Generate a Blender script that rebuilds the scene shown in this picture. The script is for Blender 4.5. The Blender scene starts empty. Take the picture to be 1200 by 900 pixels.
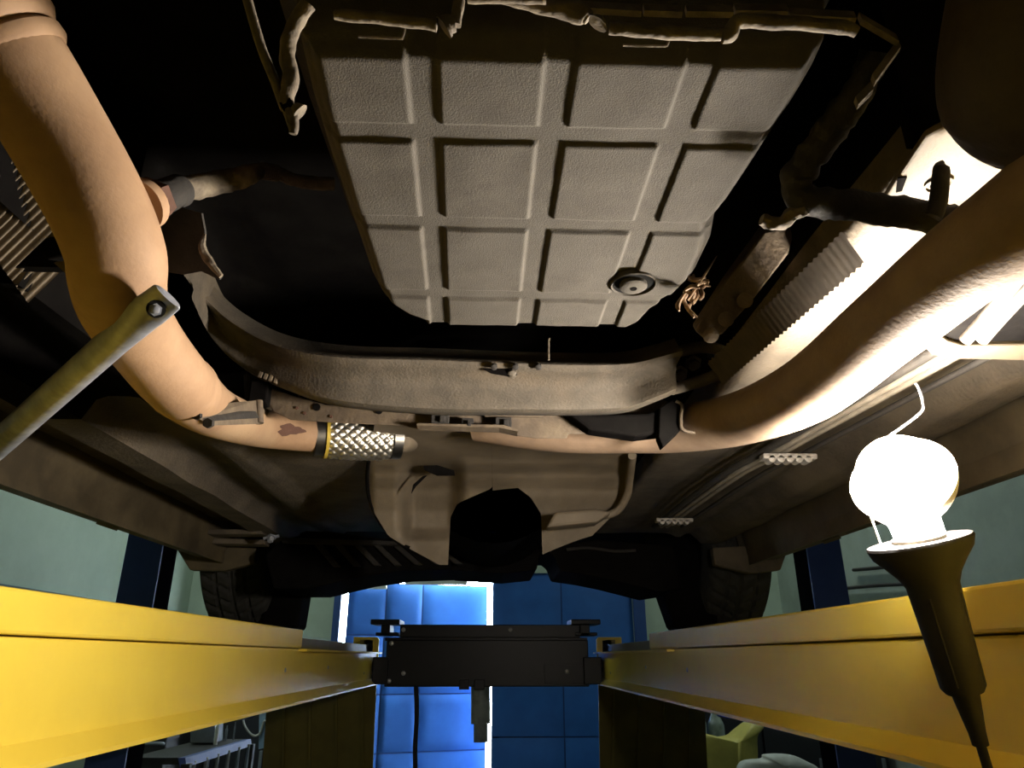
import bpy, bmesh, math, random
from mathutils import Vector, Matrix, noise
random.seed(7)
sc = bpy.context.scene
C = sc.collection

# ------------------------------------------------------------------ camera, world, exposure
ZC = 1.6                                   # camera height above the workshop floor
F = 830.0                                  # focal length for a 1200 px wide frame
TH = math.atan(320 / F)                    # camera looks up at the underbody
PS = math.atan(28 * math.cos(TH) / F)      # and a little to the right of the lift's axis
cam_d = bpy.data.cameras.new('camera')
cam = bpy.data.objects.new('camera', cam_d)
C.objects.link(cam)
cam.location = (0, 0, ZC)
cam.rotation_euler = (math.pi / 2 + TH, 0, -PS)
cam_d.sensor_width = 36
cam_d.lens = F / 1200 * 36
cam_d.clip_start = 0.01
sc.camera = cam

wd = bpy.data.worlds.new('sky'); sc.world = wd; wd.use_nodes = True
bg = wd.node_tree.nodes['Background']
bg.inputs[0].default_value = (0.72, 0.86, 1.0, 1)
bg.inputs[1].default_value = 45.0

def area(name, loc, rot, size, size_y, power, col):
    l = bpy.data.lights.new(name, 'AREA'); l.shape = 'RECTANGLE'
    l.size = size; l.size_y = size_y; l.energy = power; l.color = col
    o = bpy.data.objects.new(name, l); C.objects.link(o)
    o.location = loc; o.rotation_euler = rot
    return o
# two unseen lights, added up at the ceiling to brighten the walls
area('added_ceiling_fill', (-2.0, 4.4, 3.9), (0, 0, 0), 0.2, 2.4, 30, (0.88, 1.0, 0.93))
area('added_ceiling_fill', (2.0, 4.4, 3.9), (0, 0, 0), 0.2, 2.4, 22, (0.88, 1.0, 0.93))

BULB_STRENGTH = 830.0
BULB_COL = (1.0, 0.90, 0.77)
vs = sc.view_settings
vs.view_transform = 'Standard'; vs.look = 'None'; vs.gamma = 1; vs.use_curve_mapping = False
vs.exposure = 0.0
sc.cycles.use_denoising = True
sc.cycles.max_bounces = 6
sc.cycles.sample_clamp_indirect = 6.0
sc.cycles.caustics_reflective = False; sc.cycles.caustics_refractive = False

# ------------------------------------------------------------------ helpers
ct, st, cp, sp = math.cos(TH), math.sin(TH), math.cos(PS), math.sin(PS)
FW = Vector((sp * ct, cp * ct, st)); RT = Vector((cp, -sp, 0)); UP = RT.cross(FW)
def ray(x, y): return FW * F + RT * (x - 600) + UP * (450 - y)
def D(x, y, d): return ray(x, y) * (d / F)                 # point at distance d along the optical axis
def PZ(x, y, z): r = ray(x, y); return r * (z / r.z)       # point at height z (relative to the lens height)
def PY(x, y, Y): r = ray(x, y); return r * (Y / r.y)
def PN(x, y, p0, n): r = ray(x, y); return r * (Vector(p0).dot(Vector(n)) / r.dot(Vector(n)))
def PX(x, y, X): r = ray(x, y); return r * (X / r.x)
def V(*a): return Vector(a)
BASE = {}
def root_base(o):
    while o.parent: o = o.parent
    return BASE.get(o.name, Vector((0, 0, 0)))
def props(o, label=None, cat=None, group=None, kind=None):
    if label: o['label'] = label
    if cat: o['category'] = cat
    if group: o['group'] = group
    if kind: o['kind'] = kind
    return o
def thing(name, label, cat, base, group=None):
    o = bpy.data.objects.new(name, None); C.objects.link(o)
    base = Vector(base); BASE[o.name] = base
    o.location = base + V(0, 0, ZC); o.empty_display_size = 0.05
    return props(o, label, cat, group)
def link_mesh(name, me, mat, parent, base):
    o = bpy.data.objects.new(name, me); C.objects.link(o)
    if mat: me.materials.append(mat)
    if parent: o.parent = parent
    else:
        BASE[o.name] = base; o.location = base + V(0, 0, ZC)
    return o
def mesh(name, vf, mat, parent=None, base=(0, 0, 0), smooth=40, label=None, bevel=0, **kw):
    verts, faces = vf
    base = root_base(parent) if parent else Vector(base)
    me = bpy.data.meshes.new(name)
    me.from_pydata([Vector(v) - base for v in verts], [], faces)
    bm = bmesh.new(); bm.from_mesh(me)
    bmesh.ops.remove_doubles(bm, verts=bm.verts, dist=1e-6)
    bmesh.ops.recalc_face_normals(bm, faces=bm.faces)
    if bevel:
        es = [e for e in bm.edges if len(e.link_faces) == 2 and e.calc_face_angle(0) > 0.5]
        bmesh.ops.bevel(bm, geom=es, offset=bevel, segments=2, affect='EDGES', profile=0.5, clamp_overlap=True)
    bm.to_mesh(me); bm.free()
    if smooth:
        for p in me.polygons: p.use_smooth = True
        me.set_sharp_from_angle(angle=math.radians(smooth))
    o = link_mesh(name, me, mat, parent, base)
    return props(o, label, **kw)
def join(*vfs):
    Vv, Ff = [], []
    for v, f in vfs:
        n = len(Vv); Vv += list(v); Ff += [tuple(i + n for i in q) for q in f]
    return Vv, Ff
def catmull(pts, sub):
    if sub <= 1: return [list(p) for p in pts]
    out = []
    n = len(pts)
    for i in range(n - 1):
        p0, p1, p2, p3 = pts[max(i - 1, 0)], pts[i], pts[i + 1], pts[min(i + 2, n - 1)]
        for k in range(sub):
            t = k / sub
            out.append([0.5 * (2 * b + (c - a) * t + (2 * a - 5 * b + 4 * c - d) * t * t + (3 * b - a - 3 * c + d) * t ** 3)
                        for a, b, c, d in zip(p0, p1, p2, p3)])
    out.append(list(pts[-1]))
    return out
def tube(path, r, n=14, sub=6, caps=True, wob=0):
    rs = r if isinstance(r, (list, tuple)) else [r] * len(path)
    q = catmull([tuple(p) + (a,) for p, a in zip(path, rs)], sub)
    P = [Vector(a[:3]) for a in q]; R = [a[3] for a in q]
    Vv, Ff = [], []
    t = (P[1] - P[0]).normalized()
    u = t.orthogonal().normalized()
    for i, p in enumerate(P):
        t2 = (P[min(i + 1, len(P) - 1)] - P[max(i - 1, 0)]).normalized()
        u = (u - t2 * u.dot(t2)).normalized(); w = t2.cross(u)
        for k in range(n):
            a = 2 * math.pi * k / n
            rr = R[i] * (1 + (wob * noise.noise(p * 160 + V(k * .4, 0, 0)) if wob else 0))
            Vv.append(p + (u * math.cos(a) + w * math.sin(a)) * rr)
    for i in range(len(P) - 1):
        for k in range(n):
            Ff.append((i * n + k, i * n + (k + 1) % n, (i + 1) * n + (k + 1) % n, (i + 1) * n + k))
    if caps:
        Ff.append(tuple(range(n))[::-1]); Ff.append(tuple((len(P) - 1) * n + k for k in range(n)))
    return Vv, Ff
def loft(rings, cap=True, closed=True):
    n = len(rings[0]); Vv = [p for r in rings for p in r]; Ff = []
    for i in range(len(rings) - 1):
        for k in range(n if closed else n - 1):
            Ff.append((i * n + k, i * n + (k + 1) % n, (i + 1) * n + (k + 1) % n, (i + 1) * n + k))
    if cap and closed:
        Ff.append(tuple(range(n))[::-1]); Ff.append(tuple((len(rings) - 1) * n + k for k in range(n)))
    return Vv, Ff
def grid(fn, us, vs_):
    Vv = [fn(u, v) for v in vs_ for u in us]; n = len(us); Ff = []
    for j in range(len(vs_) - 1):
        for i in range(n - 1):
            Ff.append((j * n + i, j * n + i + 1, (j + 1) * n + i + 1, (j + 1) * n + i))
    return Vv, Ff
def prism(poly, off):
    n = len(poly); off = Vector(off)
    Vv = [Vector(p) for p in poly] + [Vector(p) + off for p in poly]
    Ff = [tuple(range(n))[::-1], tuple(range(n, 2 * n))]
    Ff += [(k, (k + 1) % n, n + (k + 1) % n, n + k) for k in range(n)]
    return Vv, Ff
def box(x0, x1, y0, y1, z0, z1):
    return prism([(x0, y0, z0), (x1, y0, z0), (x1, y1, z0), (x0, y1, z0)], (0, 0, z1 - z0))
def obox(c, ax, ay, az):                     # box from centre and three half-axis vectors
    c = Vector(c); ax, ay, az = Vector(ax), Vector(ay), Vector(az)
    return prism([c - ax - ay - az, c + ax - ay - az, c + ax + ay - az, c - ax + ay - az], az * 2)
def frame(axis, ref=(0, 0, 1)):
    z = Vector(axis).normalized(); x = Vector(ref) - z * Vector(ref).dot(z)
    x = x.normalized() if x.length > 1e-4 else z.orthogonal().normalized()
    return x, z.cross(x), z
def lathe(o, axis, prof, n=24, ref=(0, 0, 1), cap=True):   # prof: (radius, height along axis)
    o = Vector(o); x, y, z = frame(axis, ref)
    rings = [[o + z * h + (x * math.cos(2 * math.pi * k / n) + y * math.sin(2 * math.pi * k / n)) * r for k in range(n)] for r, h in prof]
    return loft(rings, cap)
def cyl(a, b, r, n=14): return tube([a, b], r, n, 1)
def hexbolt(p, axis, r, h): return lathe(p, axis, [(r * 1.5, 0), (r * 1.5, h * .25), (r, h * .25), (r, h), (r * .85, h * 1.1)], 6)
def lin(a, b, n): return [a + (b - a) * i / (n - 1) for i in range(n)]
def smooth01(t): t = max(0, min(1, t)); return t * t * (3 - 2 * t)

# ------------------------------------------------------------------ materials
def mat(name, c1, c2=None, rough=0.8, metal=0.0, scale=30, bump=0.0, bscale=None, c3=None, spec=0.5, contrast=(0.38, 0.66), coat=0):
    m = bpy.data.materials.new(name); m.use_nodes = True
    nt = m.node_tree; N = nt.nodes; L = nt.links; b = N['Principled BSDF']
    b.inputs['Roughness'].default_value = rough; b.inputs['Metallic'].default_value = metal
    b.inputs['Specular IOR Level'].default_value = spec
    b.inputs['Coat Weight'].default_value = coat
    tc = N.new('ShaderNodeTexCoord')
    if c2 is None: c2 = tuple(c * 0.82 for c in c1)
    n1 = N.new('ShaderNodeTexNoise'); n1.inputs['Scale'].default_value = scale; n1.inputs['Detail'].default_value = 7
    n1.inputs['Roughness'].default_value = 0.62
    L.new(tc.outputs['Object'], n1.inputs['Vector'])
    cr = N.new('ShaderNodeValToRGB'); L.new(n1.outputs['Fac'], cr.inputs[0])
    cr.color_ramp.elements[0].position = contrast[0]; cr.color_ramp.elements[1].position = contrast[1]
    cr.color_ramp.elements[0].color = (*c2, 1); cr.color_ramp.elements[1].color = (*c1, 1)
    out = cr.outputs[0]
    if c3:
        n2 = N.new('ShaderNodeTexNoise'); n2.inputs['Scale'].default_value = scale * 0.23; n2.inputs['Detail'].default_value = 5
        L.new(tc.outputs['Object'], n2.inputs['Vector'])
        r2 = N.new('ShaderNodeValToRGB'); L.new(n2.outputs['Fac'], r2.inputs[0])
        r2.color_ramp.elements[0].position = 0.52; r2.color_ramp.elements[1].position = 0.68
        mx = N.new('ShaderNodeMix'); mx.data_type = 'RGBA'
        L.new(r2.outputs[0], mx.inputs[0]); L.new(out, mx.inputs[6]); mx.inputs[7].default_value = (*c3, 1)
        out = mx.outputs[2]
    L.new(out, b.inputs['Base Color'])
    if bump:
        n3 = N.new('ShaderNodeTexNoise'); n3.inputs['Scale'].default_value = bscale or scale * 4; n3.inputs['Detail'].default_value = 6
        L.new(tc.outputs['Object'], n3.inputs['Vector'])
        bp = N.new('ShaderNodeBump'); bp.inputs['Strength'].default_value = bump; bp.inputs['Distance'].default_value = 0.004
        L.new(n3.outputs['Fac'], bp.inputs['Height']); L.new(bp.outputs[0], b.inputs['Normal'])
    return m
def emit(name, col, s):
    m = bpy.data.materials.new(name); m.use_nodes = True
    b = m.node_tree.nodes['Principled BSDF']
    b.inputs['Base Color'].default_value = (1, 1, 1, 1)
    b.inputs['Emission Color'].default_value = (*col, 1); b.inputs['Emission Strength'].default_value = s
    return m
M = {}
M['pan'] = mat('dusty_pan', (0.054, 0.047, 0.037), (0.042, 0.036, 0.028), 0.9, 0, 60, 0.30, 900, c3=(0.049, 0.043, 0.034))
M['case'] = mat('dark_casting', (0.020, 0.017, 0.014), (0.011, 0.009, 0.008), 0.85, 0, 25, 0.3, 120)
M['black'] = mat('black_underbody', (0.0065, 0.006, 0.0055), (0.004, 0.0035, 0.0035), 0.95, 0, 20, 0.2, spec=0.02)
M['pipe'] = mat('rusty_dusted_pipe', (0.33, 0.205, 0.118), (0.25, 0.150, 0.084), 0.75, 0, 22, 0.08, 260, c3=(0.36, 0.24, 0.14))
M['cat'] = mat('dull_pipe', (0.28, 0.195, 0.13), (0.21, 0.14, 0.092), 0.75, 0, 22, 0.1, 260)
M['shaded_cat'] = mat('shaded_cat_brown', (0.055, 0.038, 0.024), (0.03, 0.02, 0.013), 0.7, 0, 22, 0.2, 200)  # the converter's shade is put into this darker brown
M['oil'] = mat('deep_black', (0.003, 0.003, 0.003), None, 0.6, 0, 20, spec=0.2)  # deepest black, for the drain recess floor and the bolt hole
M['darkshield'] = mat('dark_shield', (0.085, 0.068, 0.05), (0.06, 0.048, 0.036), 0.8, 0, 30, 0.1)
M['stain'] = mat('rust_stain', (0.09, 0.04, 0.025), None, 0.8, 0, 60, 0.2)
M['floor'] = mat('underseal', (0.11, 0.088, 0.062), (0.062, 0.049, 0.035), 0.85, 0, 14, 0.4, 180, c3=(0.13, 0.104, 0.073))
M['shield'] = mat('heat_shield', (0.15, 0.118, 0.08), (0.10, 0.078, 0.052), 0.7, 0, 12, 0.12, 400)
M['cross'] = mat('dusty_black_steel', (0.085, 0.069, 0.050), (0.055, 0.045, 0.033), 0.75, 0, 40, 0.3, 320, c3=(0.10, 0.076, 0.05))
M['bracket'] = mat('dusty_bracket', (0.12, 0.09, 0.058), (0.07, 0.05, 0.033), 0.75, 0, 40, 0.3)
M['conduit'] = mat('dusty_conduit', (0.16, 0.13, 0.09), (0.07, 0.055, 0.04), 0.85, 0, 60, 0.3)
M['wire'] = mat('black_sleeve', (0.026, 0.022, 0.018), (0.014, 0.012, 0.010), 0.75, 0, 60, 0.3)
M['steel'] = mat('bare_steel', (0.34, 0.36, 0.42), (0.20, 0.215, 0.25), 0.42, 0.2, 40, 0.1)
M['chrome'] = mat('stainless_braid', (0.72, 0.68, 0.60), (0.5, 0.47, 0.41), 0.42, 1.0, 60)
M['collar'] = mat('steel_collar', (0.35, 0.33, 0.30), None, 0.3, 1.0, 60)
M['brass'] = mat('yellow_ring', (0.55, 0.40, 0.06), None, 0.4, 0.2, 60)
M['sill'] = mat('sill_paint', (0.11, 0.085, 0.048), (0.05, 0.038, 0.022), 0.6, 0, 9, 0.15)
M['body'] = mat('car_paint', (0.03, 0.03, 0.03), None, 0.4, 0, 5)
M['rubber'] = mat('tyre_rubber', (0.030, 0.029, 0.025), (0.018, 0.017, 0.015), 0.85, 0, 30, 0.2)
M['rim'] = mat('wheel_rim', (0.05, 0.05, 0.05), None, 0.5, 0.4, 30)
M['line'] = mat('fuel_line', (0.22, 0.19, 0.15), (0.15, 0.13, 0.10), 0.55, 0, 40)
M['clip'] = mat('plastic_clip', (0.30, 0.28, 0.25), (0.2, 0.18, 0.16), 0.5, 0, 80)
M['yellow'] = mat('lift_yellow', (0.80, 0.60, 0.075), (0.75, 0.55, 0.065), 0.38, 0, 6, 0.03, 60, spec=0.45)
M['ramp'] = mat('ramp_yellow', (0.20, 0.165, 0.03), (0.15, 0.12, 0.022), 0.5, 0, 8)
M['jack'] = mat('jack_black', (0.007, 0.007, 0.009), (0.005, 0.005, 0.007), 0.4, 0.0, 20, spec=0.3)
M['bolt'] = mat('zinc_bolt', (0.5, 0.5, 0.5), None, 0.35, 0.7, 50)
M['post'] = mat('post_blue', (0.06, 0.11, 0.38), (0.05, 0.09, 0.32), 0.5, 0, 6)
M['channel'] = mat('dull_black', (0.006, 0.006, 0.008), None, 0.95, 0, 6, spec=0.0)
M['wall'] = mat('pale_green_wall', (0.40, 0.49, 0.39), (0.34, 0.42, 0.33), 0.85, 0, 3, 0.15, 30)
M['wall2'] = mat('grey_green_wall', (0.36, 0.42, 0.36), (0.28, 0.33, 0.28), 0.85, 0, 3, 0.15, 30)
M['stripe'] = mat('dark_pipe_paint', (0.03, 0.06, 0.09), None, 0.5)
M['concrete'] = mat('concrete', (0.085, 0.082, 0.078), (0.055, 0.052, 0.05), 0.9, 0, 4, 0.3)
M['ceil'] = mat('ceiling_plaster', (0.5, 0.5, 0.47), None, 0.9, 0, 4)
M['gate'] = mat('gate_blue', (0.022, 0.125, 0.42), (0.016, 0.095, 0.33), 0.5, 0, 3, 0.12, 9)
M['gateframe'] = mat('gate_frame_blue', (0.016, 0.06, 0.22), None, 0.5, 0, 5)
M['white'] = mat('white_board', (0.62, 0.64, 0.58), (0.5, 0.52, 0.46), 0.7, 0, 6)
M['handle'] = mat('lamp_black_rubber', (0.016, 0.015, 0.016), (0.012, 0.011, 0.012), 0.7, 0, 60, 0.05, spec=0.25)
M['reflector'] = mat('lamp_reflector', (0.85, 0.83, 0.78), None, 0.45, 0.0, 40)
M['socket'] = mat('bulb_socket', (0.75, 0.68, 0.55), None, 0.6, 0, 40)
M['bulb'] = emit('lit_bulb', BULB_COL, BULB_STRENGTH)
M['bag_y'] = mat('yellow_bag', (0.55, 0.50, 0.12), (0.45, 0.40, 0.10), 0.5, 0, 10, 0.2, 40)
M['bag_w'] = mat('white_sack', (0.55, 0.58, 0.55), (0.4, 0.43, 0.4), 0.7, 0, 10, 0.2, 40)
M['shelfblue'] = mat('shelf_blue', (0.04, 0.075, 0.24), None, 0.6, 0, 10)
M['dark'] = mat('dark_board', (0.018, 0.018, 0.016), None, 0.8, 0, 10)
M['cab'] = mat('dark_cabinet', (0.022, 0.025, 0.032), None, 0.6, 0, 5)
M['grey'] = mat('grey_sheet', (0.22, 0.25, 0.27), (0.15, 0.17, 0.19), 0.7, 0, 8)
M['paleblue'] = mat('pale_blue_batten', (0.35, 0.52, 0.68), None, 0.6, 0, 20)
M['cable'] = mat('white_cable', (0.55, 0.55, 0.5), None, 0.5)
M['plastic'] = mat('clear_plastic', (0.35, 0.42, 0.42), (0.15, 0.2, 0.2), 0.2, 0, 12)
M['twig'] = mat('dry_plant', (0.30, 0.20, 0.12), (0.16, 0.10, 0.06), 0.8, 0, 80)

# ------------------------------------------------------------------ the workshop
FZ = -ZC
def S(name, vf, m, parent=None, **k):
    o = mesh(name, vf, m, parent, smooth=0, **k)
    if not parent: o['kind'] = 'structure'
    return o
S('floor', box(-2.75, 2.75, -3.2, 7.6, FZ - .1, FZ), M['concrete'], label='grey concrete workshop floor under the lift')
S('ceiling', box(-2.75, 2.75, -3.2, 6.65, 2.4, 2.5), M['ceil'], label='plain plaster workshop ceiling above the car')
S('wall_left', box(-2.75, -2.6, -3.2, 6.65, FZ, 2.4), M['wall'], label='pale green plaster wall beside the blue post')
S('wall_right', box(2.6, 2.75, -3.2, 6.65, FZ, 2.4), M['wall2'], label='grey green plaster wall behind the lit bulb')
S('wall_front', box(-2.75, 2.75, -3.3, -3.2, FZ, 2.4), M['wall'], label='plain wall behind the camera')
GX0, GX1, GT = -1.28, 1.27, 0.60
wb = S('wall_back', join(box(-2.6, GX0, 6.5, 6.65, FZ, 2.4), box(GX1, 2.6, 6.5, 6.65, FZ, 2.4), box(GX0, GX1, 6.5, 6.65, GT + .1, 2.4)),
       M['wall'], label='pale green back wall around the blue gate')
# dark conduit along the left wall, thin cracks and wires on the right wall
a, b_ = PX(0, 689, -2.58), PX(140, 711, -2.58)
S('trim_1', tube([a + (a - b_) * .6, b_ + (b_ - a) * .3], .022, 8, 1), M['stripe'], label='dark pipe running along the pale green wall')
for i, pp in enumerate([[(1000, 668), (1040, 664), (1080, 655), (1110, 652)], [(985, 690), (1030, 686), (1075, 684)]]):
    S('trim_%d' % (i + 2), tube([PX(x, y, 2.575) for x, y in pp], .012, 6, 4), M['wire'], label='thin dark wire on the grey wall behind the lamp' if i == 0 else 'lower short dark wire on the grey wall')
# gate header boards
for i, (x0, x1, y0, y1) in enumerate([(392, 455, 660, 690), (475, 548, 660, 685), (548, 585, 655, 677)]):
    A, B = PY(x0, y1, 6.48), PY(x1, y0, 6.48)
    S('trim_%d' % (i + 4), box(A.x, B.x, 6.46, 6.5, A.z, B.z + .1), M['white'], label=('white board over the gate by its hinge side', 'long white board over the bright gate leaf', 'short white board over the gap in the gate')[i])
# blue gate: left leaf ajar outwards, right leaf shut
gate = props(thing('door_1', 'blue sheet metal double gate standing slightly ajar', None, (0, 6.5, FZ)), kind='structure')
def leaf(hx, w, ang, sgn, cols, rows, name, tall=.02):
    h = Vector((hx, 6.53, 0)); dx = Vector((math.cos(ang) * sgn, math.sin(ang), 0)); dn = Vector((dx.y, -dx.x, 0))
    if dn.y > 0: dn = -dn
    zt = GT + tall
    fr = []
    for s0, s1, z0, z1 in [(0, .06, FZ + .02, zt), (w - .06, w, FZ + .02, zt), (0, w, FZ + .02, FZ + .1), (0, w, zt - .08, zt)]:
        fr.append(prism([h + dx * s0 + V(0, 0, z0), h + dx * s1 + V(0, 0, z0), h + dx * s1 + V(0, 0, z1), h + dx * s0 + V(0, 0, z1)], -dn * .04))
    lf = mesh(name, join(*fr), M['gateframe'], gate, smooth=0)
    mesh('sheet', prism([h + dx * .01 + V(0, 0, FZ + .03), h + dx * (w - .01) + V(0, 0, FZ + .03), h + dx * (w - .01) + V(0, 0, zt - .01), h + dx * .01 + V(0, 0, zt - .01)], -dn * .006), M['gateframe'], lf, smooth=0)
    for i in range(len(cols) - 1):
        for j in range(len(rows) - 1):
            s0, s1, z0, z1 = cols[i] + .006, cols[i + 1] - .006, rows[j] + .006, rows[j + 1] - .006
            dent = random.uniform(-.004, .006)
            def fn(u, v, s0=s0, s1=s1, z0=z0, z1=z1, d=dent):
                p = h + dx * (s0 + (s1 - s0) * u) + V(0, 0, z0 + (z1 - z0) * v)
                e = min(u, 1 - u, v, 1 - v)
                return p + dn * (.004 + (.008 + d * math.sin(math.pi * u) * math.sin(math.pi * v) + .004 * noise.noise(p * 5)) * smooth01(e * 25))
            mesh('panel', grid(fn, lin(0, 1, 12), lin(0, 1, 12)), M['gate'], lf, smooth=50)
    return lf
LW, ANG = 1.27, math.radians(17)
leaf(GX0 + .05, LW, ANG, 1, [0, .33, .66, LW], [FZ + .02, -.75, -.30, .18, GT + .02], 'gate_leaf')
leaf(GX1 + .012, GX1 + .012 - .035, 0, -1, [0, .64, GX1 - .023], [FZ + .02, -.62, GT + .13], 'gate_leaf', .13)
S('trim_7', box(GX0 - .06, GX0 + .0, 6.45, 6.5, FZ, GT + .1), M['gateframe'], label='blue steel gate post at the pale wall')
S('trim_8', box(GX1, GX1 + .1, 6.45, 6.5, FZ, GT + .1), M['gateframe'], label='blue steel gate post by the shut leaf')
# ground outside the gate
S('ground_outside', box(-6, 6, 7.6, 20, FZ - .12, FZ - .02), M['concrete'], label='yard outside the gate')

# ------------------------------------------------------------------ four-post lift
lift = thing('car_lift', 'yellow and blue four-post car lift carrying the car on its runways', 'car lift', (0, 1.5, FZ))
RX0, RX1, RT_, RB = 0.50, 0.98, 0.068, -0.112
YN, YF = -0.9, 3.45
def runway(s):
    def bx(x0, x1, *r): return box(min(s * x0, s * x1), max(s * x0, s * x1), *r)
    web = mesh('runway', bx(RX0, RX1, YN, YF, RB, .020), M['yellow'], lift, smooth=0, bevel=.003)
    mesh('upper_rail', bx(RX0 - .006, RX1, YN, 2.02 if s < 0 else .765, .022, RT_), M['yellow'], web, smooth=0, bevel=.004)
    if s > 0: mesh('upper_rail', bx(RX0 - .006, RX1, .768, 2.3, .022, RT_), M['yellow'], web, smooth=0, bevel=.004)
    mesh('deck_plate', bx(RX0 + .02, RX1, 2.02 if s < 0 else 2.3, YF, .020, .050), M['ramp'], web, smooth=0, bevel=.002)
    # jack rail ledges: along the bottom and at mid height near the far end
    mesh('bottom_lip', prism([(s * (RX0 + .004), YN, RB), (s * (RX0 - .022), YN, RB), (s * (RX0 - .022), YN, RB + .006), (s * (RX0 + .004), YN, RB + .03)], (0, YF - YN, 0)), M['yellow'], web, smooth=0)
    mesh('jack_ledge', bx(RX0 - .02, RX0 + .004, 2.02, YF, .014, .020), M['yellow'], web, smooth=0)
    mesh('end_stop', prism([(s * (RX0 - .005), YF - .02, .0), (s * (RX0 + .11), YF - .02, .0), (s * (RX0 + .11), YF - .02, .085), (s * (RX0 + .005), YF - .02, .085), (s * (RX0 - .005), YF - .02, .075)], (0, .02, 0)), M['yellow'], web, smooth=0, bevel=.002)
    mesh('stop_bracket', join(bx(RX0 + .02, RX0 + .05, YF - .2, YF - .03, .05, .07), bx(RX0 + .02, RX0 + .032, YF - .2, YF - .03, .02, .07)), M['ramp'], web, smooth=0)
    mesh('roller', join(lathe((s * (RX0 - .002), YF - .14, -.035), (-s, 0, 0), [(.026, 0), (.026, .02), (.014, .022), (.014, .034)], 18)), M['jack'], web)
    for (yy, zz) in [(1.9, -.03), (2.4, -.03), (3.1, -.06)]:
        mesh('rivet', lathe((s * RX0, yy, zz), (-s, 0, 0), [(.006, 0), (.005, .002), (0.001, .003)], 8), M['bolt'], web)
    # drive-on ramp hanging at the far end
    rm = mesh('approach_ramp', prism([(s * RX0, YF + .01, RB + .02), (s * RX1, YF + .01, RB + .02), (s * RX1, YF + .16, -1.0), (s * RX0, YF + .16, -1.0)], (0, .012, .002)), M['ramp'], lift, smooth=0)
    for k in range(4):
        x = s * (RX0 + .07 + k * .115)
        mesh('ramp_rib', prism([(x, YF + .012, RB + .015), (x + .012, YF + .012, RB + .015), (x + .05 * -s + .012, YF + .158, -.99), (x + .05 * -s, YF + .158, -.99)], (0, -.014, -.002)), M['ramp'], rm, smooth=0)
runway(-1); runway(1)
def post(x, y, s):
    w = .075
    pr = [(x - w, y - w), (x + w, y - w), (x + w, y - w + .01), (x - w + .01, y - w + .01), (x - w + .01, y + w), (x - w, y + w)]
    if s > 0: pr = [(2 * x - a, b) for a, b in pr][::-1]
    p = mesh('post', join(prism([(a, b, FZ) for a, b in pr], (0, 0, 2.35)), ), M['post'], lift, smooth=0)
    mesh('post_channel', box(x + (w - .05 if s < 0 else -w), x + (w if s < 0 else -w + .05), y - w + .012, y + w, FZ, .75), M['channel'], p, smooth=0)
    mesh('foot_plate', box(x - .14, x + .14, y - .14, y + .14, FZ, FZ + .015), M['post'], p, smooth=0)
L0 = PY(172, 680, 3.15); R0 = PY(962, 680, 3.15)
post(L0.x, 3.15, -1); post(R0.x, 3.15, 1)
for x in (L0.x, R0.x): post(x, -1.3, -1 if x < 0 else 1)
mesh('cross_beam', box(L0.x - .02, R0.x + .02, -1.36, -1.24, RB - .16, RB - .005), M['post'], lift, smooth=0, bevel=.004)
mesh('cross_beam', box(L0.x + .08, -RX1 + .02, 3.12, 3.24, RB - .12, RB - .005), M['post'], lift, smooth=0, bevel=.004)
mesh('cross_beam', box(RX1 - .02, R0.x - .08, 3.12, 3.24, RB - .12, RB - .005), M['post'], lift, smooth=0, bevel=.004)

# rolling jack beam hung between the runways
jack = thing('jack_beam', 'black rolling jack beam spanning the two yellow runways', 'jack', (0, 3.3, -.13))
JY = 3.28
def J(x, y): return PY(x, y, JY)
def jb(x0, y0, x1, y1, dy0, dy1):
    A, B = J(x0, y1), J(x1, y0)
    return box(A.x, B.x, JY + dy0, JY + dy1, A.z, B.z)
mesh('beam', jb(450, 750, 689, 805, 0, .16), M['jack'], jack, smooth=0, bevel=.004)
mesh('top_bar', jb(468, 732, 680, 747, .012, .15), M['jack'], jack, smooth=0, bevel=.003)
mesh('web_strip', jb(450, 747, 689, 751, .03, .14), M['jack'], jack, smooth=0)
mesh('side_plate', jb(638, 779, 689, 801, -.008, .0), M['jack'], jack, smooth=0, bevel=.001)
mesh('seam_strip', jb(560, 772, 650, 775, -.004, .0), M['jack'], jack, smooth=0)
mesh('end_carriage', jb(436, 770, 456, 802, -.02, .18), M['jack'], jack, smooth=0, bevel=.004)
mesh('end_carriage', jb(684, 770, 704, 802, -.02, .18), M['jack'], jack, smooth=0, bevel=.004)
for x, s in ((452, 1), (686, -1)):
    mesh('lift_pad', join(jb(x - 17, 726, x + 17, 732, -.02, .17), jb(x - 6, 732, x + 5, 745, .0, .15), jb(x - 12, 741, x + 14, 745, .0, .15)), M['jack'], jack, smooth=0, bevel=.003)
for x, y in [(459, 754), (473, 789), (456, 798), (664, 787), (473, 738), (598, 738)]:
    mesh('bolt', lathe(J(x, y) + V(0, -.006 if x < 640 else -.008, 0), (0, -1, 0), [(.0095, 0), (.0095, .004), (.006, .006)], 10), M['bolt'], jack)
mesh('hydraulic_cylinder', join(cyl(J(563, 805) + V(0, .08, 0), J(563, 850) + V(0, .08, 0), .042, 20), cyl(J(563, 850) + V(0, .08, 0), J(563, 872) + V(0, .08, 0), .03, 20)), M['plastic'], jack)
mesh('clevis', join(jb(538, 796, 550, 808, -.02, .0), jb(556, 796, 568, 808, -.02, .0)), M['jack'], jack, smooth=0, bevel=.002)
mesh('air_hose', tube([J(486, 804) + V(0, .05, 0), J(487, 840) + V(0, .05, 0), J(485, 890) + V(0, .05, 0), J(488, 960) + V(0, .05, 0)], .0095, 10, 5), M['wire'], jack)

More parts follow.
